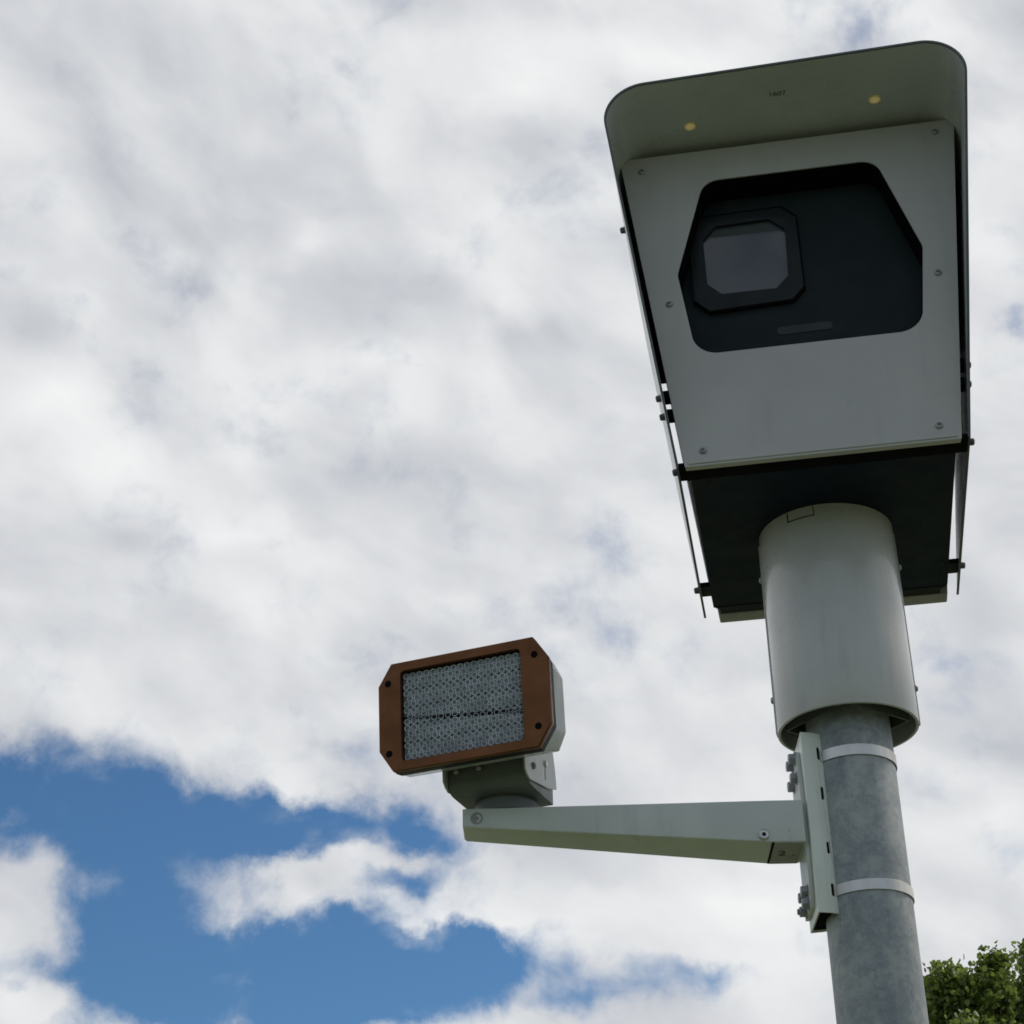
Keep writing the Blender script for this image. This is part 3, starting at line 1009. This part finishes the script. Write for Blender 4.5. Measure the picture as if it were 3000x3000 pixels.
gp.add([(.1466, .0500, 1.0347), (.1505, .0500, 1.0347), (.1495, -.0490, 1.0347), (.1455, -.0490, 1.0347),
        (.1466, .0500, 1.0362), (.1505, .0500, 1.0362), (.1495, -.0490, 1.0362), (.1455, -.0490, 1.0362)],
       [(0, 1, 2, 3), (4, 7, 6, 5), (0, 4, 5, 1), (1, 5, 6, 2), (2, 6, 7, 3), (3, 7, 4, 0)])
gp.build('joint_slit', 'void', beam)

# ------------------------------------------------------------------ flash lamp on the arm
RZ = .0
LA, LT, LZ = .574, -.016, 1.1105
ca, sa = math.cos(AZ_ARM), math.sin(AZ_ARM)
lx, ly = LA * ca - LT * sa, LA * sa + LT * ca
lamp = thing('flash_lamp', 'bronze framed flash lamp with grey lens grid standing on the end of the arm', 'flash lamp',
             (lx, ly, EYE + LZ), -1.7551 + math.pi / 2)
TILT = .0742
cx, cy_, cz = -.0013, -.1856, .1297
cT, sT = math.cos(TILT), math.sin(TILT)


def fl_(u, v, d):
    """head coordinates: right, up, back from the front face"""
    return (cx + u, cy_ - sT * v + cT * d, cz + cT * v + sT * d)


def octo(W, H, kx, ky, d):
    return [(u, v, d) for u, v in ((-W + kx, H), (W - kx, H), (W, H - ky), (W, -H + ky), (W - kx, -H), (-W + kx, -H), (-W, -H + ky), (-W, H - ky))]


HM = lambda: MB(fl_)
oct2 = [(u + .0018, v + .0018) for u, v, d in octo(.1487, .0925, .0236, .0366, 0)]
hole = rounded([(-.1078, .0786), (.1042, .0786), (.1042, -.0754), (-.1078, -.0754)], .0075, 6)
fm = HM()
fm.plate(oct2, [hole], lambda a, b_, d: (a, b_, d), 0.0, .0140)
lframe = fm.build('bronze_frame', 'bronze', lamp, bevel=.0042, seg=1, angle=25)
for u, v in ((.1285, .0634), (.129, -.0573), (-.1294, -.0601), (-.1292, .0603)):
    hs = HM()
    hs.lathe((u, v, -.0004), (0, 0, 1), [(0, .0058), (.004, .0058)], 18)
    hs.build('screw_hole', 'void', lframe)
hb = HM()
hb.loft([octo(.1445, .0890, .0225, .0350, .0302), octo(.1450, .0865, .0225, .0345, .040), octo(.1458, .0755, .0130, .0290, .082), octo(.1400, .0715, .0150, .0290, .092)])
hous = hb.build('lamp_housing', 'housing', lamp, bevel=.004, seg=4, angle=18)
gk2 = HM()  # black band stands in for the frame's dark, shaded lower sides
gk2.loft([[(u + .0018, v + .0010, d) for u, v, d in octo(*q)] for q in ((.1483, .0921, .0235, .0365, .0140), (.1462, .0904, .0230, .0358, .0306))])
gk2.build('frame_shade_band', 'rubber', hous)
bkp = HM()
bkp.box(-.110, .106, -.078, .081, .0165, .0190)
back = bkp.build('lens_backing', 'lampback', lamp)
# five strips of small lenses, three staggered rows each
PIT = .0121
ROW = .0095
random.seed(4)
vtop = .0765
strip_h = 3 * ROW + .0014
tops = [vtop - k * strip_h for k in range(5)]
for si, vt in enumerate(tops):
    st = HM()
    st.box(-.1070, .1035, vt - strip_h + .0016, vt, .0120, .0150)
    strip = st.build('lens_strip', 'lampplate', back)
    do, du = HM(), HM()
    for r_ in range(3):
        vc = vt - ROW * (r_ + .5) - .0003
        sh_ = 0.0 if r_ % 2 == 0 else PIT / 2
        for k in range(18):
            u = -.1012 + sh_ + k * PIT
            if u > .0995:
                continue
            j = random.uniform(-.0002, .0002)
            do.lathe((u + j, vc, .0121), (0, 0, -1), [(0, .0057), (.0020, .0055), (.0030, .0049), (.0030, .0042), (.0012, .0033)], 12, False, True)
            du.lathe((u + j, vc, .0110), (0, 0, -1), [(0, .0035), (.0006, .0030), (.0009, .0016)], 10, False, True)
    do.build('lens_domes', 'leds', strip)
    du.build('lens_pupils', 'pupil', strip)
# dark strip standing in for a dark reflection, slightly askew behind the lens tops
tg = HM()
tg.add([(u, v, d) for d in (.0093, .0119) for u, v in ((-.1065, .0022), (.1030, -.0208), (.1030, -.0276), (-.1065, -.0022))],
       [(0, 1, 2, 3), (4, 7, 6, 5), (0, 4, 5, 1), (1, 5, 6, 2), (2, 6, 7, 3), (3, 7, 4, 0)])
tg.build('dark_reflection_band', 'lampback', back)

# tilt bracket: tray on the swivel disc, ears outside
tb = MB()
PT = .026                                        # underside of the tray
tb.box(-.069, .069, -.0856, .034, PT, PT + .004)
prof = []
for k in range(7):
    th = math.pi / 2 * k / 6
    prof.append((-.0856 + .018 - .018 * math.sin(th) - .0, PT + .018 - .018 * math.cos(th)))
for k in range(len(prof) - 1):
    (y0, z0), (y1, z1) = prof[k], prof[k + 1]
    (yi0, zi0), (yi1, zi1) = [(y * 1 + .003 * math.sin(math.pi / 2 * q / 6), z + .003 * math.cos(math.pi / 2 * q / 6)) for q, (y, z) in ((k, prof[k]), (k + 1, prof[k + 1]))]
    tb2 = None
traypts = [(-.0676, PT)] + prof + [(-.0856, .118), (-.0826, .118)] + [(-.0826, PT + .018)] + [(-.0676, PT + .004)]
tray = MB()
tray.box(-.069, .069, -.0674, .034, PT, PT + .0035)
lo_ = [(x_, y, z) for x_ in (-.069,) for y, z in prof + [(-.0856, .118), (-.0824, .118), (-.0824, PT + .018), (-.0800, PT + .008), (-.0740, PT + .0042), (-.0676, PT + .0034)]]
hi_ = [(.069, y, z) for _, y, z in lo_]
tray.loft([lo_, hi_])
for s in (-1, 1):
    sp_ = [(-.0850, .040), (-.0780, .0320), (-.0600, PT + .0005), (.034, PT + .0005), (.034, .100), (-.0850, .100)]
    tray.plate(sp_, [], lambda a, b_, d: (s * d, a, b_), .0660, .0692)
br = tray.build('tilt_bracket', 'bracket', lamp, bevel=.0008, seg=2)
for s in (-1, 1):
    ear = [(-.1020, .070), (-.1000, .0420), (-.0920, .0350), (-.0800, .0300), (.0060, .0440), (.0430, .0560), (.0380, .0900), (.0260, .1300), (-.1020, .1300)]
    slot = rounded([(-.0120, .0530), (-.0080, .0530), (-.0080, .0860), (-.0120, .0860)], .0019, 4)
    em = MB()
    em.plate(ear, [slot] if s > 0 else [], lambda a, b_, d: (s * d, a, b_), .0698, .0728)
    eo = em.build('tilt_ear', 'housing', br, bevel=.0006, seg=1)
    sbt = MB()
    sbt.lathe((s * .0725, -.0640, .0590), (s, 0, 0), [(0, .0060), (.0030, .0056), (.0034, .0026), (.0010, .0022)], 16)
    sbt.build('ear_bolt', 'bracket', eo)
    sb2 = MB()
    sb2.lathe((s * .0725, -.0085, .0830), (s, 0, 0), [(0, .0058), (.0024, .0055), (.0038, .0030)], 16)
    sb2.build('slot_bolt', 'steel', eo)
sd_ = MB()
sd_.lathe((0, 0, .0012), (0, 0, 1), [(0, .0525), (.0010, .0540), (.0190, .0540), (.0210, .0500), (PT - .0012, .0490)], 64)
sd_.build('swivel_disc', 'bracket', lamp)
for u in (-.052, -.012):  # steel heads stand in for sky glimpsed through the bracket gap
    hs = MB()
    hs.lathe((u, -.0905, .0600), (0, 0, -1), [(0, .0052), (.0040, .0048), (.0050, .0030)], 12)
    hs.build('sky_glimpse_stud', 'steel', br)
mp_ = MB()
mp_.box(-.060, .060, -.0995, -.0855, .068, .118)
mp_.build('mount_plate', 'bracket', br)


# ------------------------------------------------------------------ trees
MAT['leaf_a'] = leaf_mat('yellow_green_leaves', (0.070, 0.115, 0.024), (0.215, 0.275, 0.070))
MAT['leaf_b'] = leaf_mat('dark_green_leaves', (0.046, 0.084, 0.024), (0.150, 0.210, 0.060))


def place(az_, dist):
    return (dist * math.sin(R(az_)), -2.954878 + dist * math.cos(R(az_)), 0)


def tree(name, label, az_, dist, lobes, leafmat, leaf, n_leaves, trunk_h, trunk_r, seed):
    rng = np.random.default_rng(seed)
    rnd = random.Random(seed)
    root = thing(name, label, 'tree', place(az_, dist), -R(az_), 'trees behind the pole')
    # woody skeleton
    wood = MB()

    def limb(p0, p1, r0, r1, bend):
        p0, p1 = Vector(p0), Vector(p1)
        mid = (p0 + p1) / 2 + Vector((rnd.uniform(-bend, bend), rnd.uniform(-bend, bend), rnd.uniform(0, bend)))
        pts = []
        for k in range(9):
            q = k / 8
            pts.append((1 - q) ** 2 * p0 + 2 * q * (1 - q) * mid + q * q * p1)
        loops = []
        for k, p_ in enumerate(pts):
            d = (pts[min(k + 1, 8)] - pts[max(k - 1, 0)]).normalized()
            u = d.orthogonal().normalized()
            w = d.cross(u)
            r_ = r0 + (r1 - r0) * (k / 8)
            loops.append([tuple(p_ + (u * math.cos(2 * math.pi * i / 9) + w * math.sin(2 * math.pi * i / 9)) * r_ * (1 + .08 * math.sin(3 * i + k))) for i in range(9)])
        wood.loft(loops)
        return pts

    top = (0.1, 0.0, trunk_h)
    limb((0, 0, -.2), top, trunk_r, trunk_r * .6, .25)
    tips = []
    for (lx_, ly_, lz_, rx_, ry_, rz_, w_) in lobes:
        base_ = Vector((0.1 * rnd.random(), 0.1 * rnd.random(), trunk_h * rnd.uniform(.6, 1.0)))
        pts = limb(base_, (lx_, ly_, lz_), trunk_r * .42, trunk_r * .12, .35)
        for k in range(9):
            q = pts[rnd.randint(4, 8)]
            v = Vector((rnd.gauss(0, 1), rnd.gauss(0, 1), rnd.gauss(.3, 1))).normalized()
            e_ = Vector((lx_ + v.x * rx_ * .85, ly_ + v.y * ry_ * .85, lz_ + v.z * rz_ * .85))
            limb(q, e_, trunk_r * .10, trunk_r * .025, .12)
    wood.build('trunk', 'bark', root)
    # leaf clumps on the lobes
    ws = np.array([l[6] for l in lobes], float)
    ws /= ws.sum()
    cen, lob = [], np.array([l[:6] for l in lobes])
    n_cl = max(60, n_leaves // 70)
    pick = rng.choice(len(lobes), n_cl, p=ws)
    v = rng.normal(size=(n_cl, 3))
    v /= np.linalg.norm(v, axis=1)[:, None]
    rad = rng.uniform(.35, 1.0, n_cl) ** .5
    C_ = lob[pick, :3] + v * lob[pick, 3:6] * rad[:, None]
    size = rng.uniform(.16, .34, n_cl) * lob[pick, 3].clip(.5, 2) ** .3
    which = rng.integers(0, n_cl, n_leaves)
    P = C_[which] + rng.normal(size=(n_leaves, 3)).clip(-1.7, 1.7) * (size[which] * .55)[:, None] * np.array([1, 1, .75])
    # two bent blades per leaf (four corners plus a fold)
    t1 = rng.normal(size=(n_leaves, 3))
    t1[:, 2] -= .35
    t1 /= np.linalg.norm(t1, axis=1)[:, None]
    t2 = np.cross(t1, rng.normal(size=(n_leaves, 3)) + np.array([0, 0, 1.2]))
    t2 /= np.linalg.norm(t2, axis=1)[:, None]
    nr = np.cross(t1, t2)
    # oval leaves folded along the midrib: two quads share base and tip
    L = leaf * rng.uniform(.6, 1.25, n_leaves)[:, None]
    Wd = L * rng.uniform(.55, .8, n_leaves)[:, None]
    a_, c_ = P - t1 * L * .5, P + t1 * L * .5
    lift = nr * L * .12
    l1, l2 = P - t1 * L * .22 + t2 * Wd * .48 + lift, P + t1 * L * .20 + t2 * Wd * .42 + lift
    r1, r2 = P - t1 * L * .22 - t2 * Wd * .48 + lift, P + t1 * L * .20 - t2 * Wd * .42 + lift
    V = np.stack([a_, l1, l2, c_, r2, r1], 1).reshape(-1, 3)
    me = bpy.data.meshes.new('crown')
    me.vertices.add(len(V))
    me.vertices.foreach_set('co', V.ravel())
    nf_ = n_leaves * 2
    idx = np.arange(n_leaves)[:, None] * 6
    tri = np.concatenate([idx + np.array([[0, 1, 2, 3]]), idx + np.array([[0, 3, 4, 5]])], 1).reshape(-1)
    me.loops.add(nf_ * 4)
    me.loops.foreach_set('vertex_index', tri)
    me.polygons.add(nf_)
    me.polygons.foreach_set('loop_start', np.arange(nf_) * 4)
    me.polygons.foreach_set('loop_total', np.full(nf_, 4))
    me.update(calc_edges=True)
    me.materials.append(MAT[leafmat])
    co_ = bpy.data.objects.new('crown', me)
    COL.objects.link(co_)
    co_.parent = root
    return root


def zel(e_, dist):
    return EYE + dist * math.tan(R(e_))


DA, DB = 26.0, 33.0
ka, kb = DA * math.radians(1), DB * math.radians(1)
tree('broadleaf_tree', 'lighter yellow green leafy tree whose crown starts right beside the steel pole', 3.0, DA, [
    (0.2, 0.4, zel(10.8, DA), 1.9, 1.9, 1.35, 7),
    (-.80 * ka, 0.0, zel(14.85, DA), .42, .6, .36, 1.9),
    (-1.25 * ka, 0.1, zel(14.2, DA), .36, .6, .40, 1.6),
    (.05 * ka, 0.2, zel(14.75, DA), .36, .6, .34, 1.2),
    (.40 * ka, 0.1, zel(15.85, DA), .13, .2, .20, .30),
    (.35 * ka, 0.1, zel(15.2, DA), .20, .3, .24, .45),
    (-.4 * ka, -.3, zel(13.2, DA), .75, .7, .45, 2.0),
    (1.6 * ka, .3, zel(12.4, DA), .9, .8, .6, 1.8),
    (-2.4 * ka, .6, zel(8.4, DA), 1.1, 1.0, .9, 2.0),
    (2.8 * ka, .2, zel(9.0, DA), 1.2, 1.1, .9, 2.0),
], 'leaf_a', .100, 31000, 3.6, .17, 11)
tree('broadleaf_tree', 'taller darker green leafy tree at the right edge behind the lighter one', 6.8, DB, [
    (0.0, 0.5, zel(11.5, DB), 2.5, 2.2, 1.9, 7),
    (-2.2 * kb, 0.0, zel(14.9, DB), .46, .6, .46, 1.5),
    (-1.6 * kb, 0.2, zel(14.3, DB), .62, .7, .50, 1.5),
    (-2.75 * kb, 0.1, zel(14.0, DB), .42, .6, .36, 1.0),
    (-1.9 * kb, 0.1, zel(15.85, DB), .26, .4, .30, .6),
    (-.6 * kb, 0.1, zel(15.6, DB), .85, .9, .60, 2.0),
    (.6 * kb, 0.2, zel(16.0, DB), 1.0, 1.0, .7, 2.0),
    (2.2 * kb, 0.2, zel(14.4, DB), 1.2, 1.2, 1.1, 2.2),
    (-2.6 * kb, 0.5, zel(11.0, DB), 1.1, 1.1, 1.1, 2.0),
], 'leaf_b', .112, 36000, 4.4, .22, 23)
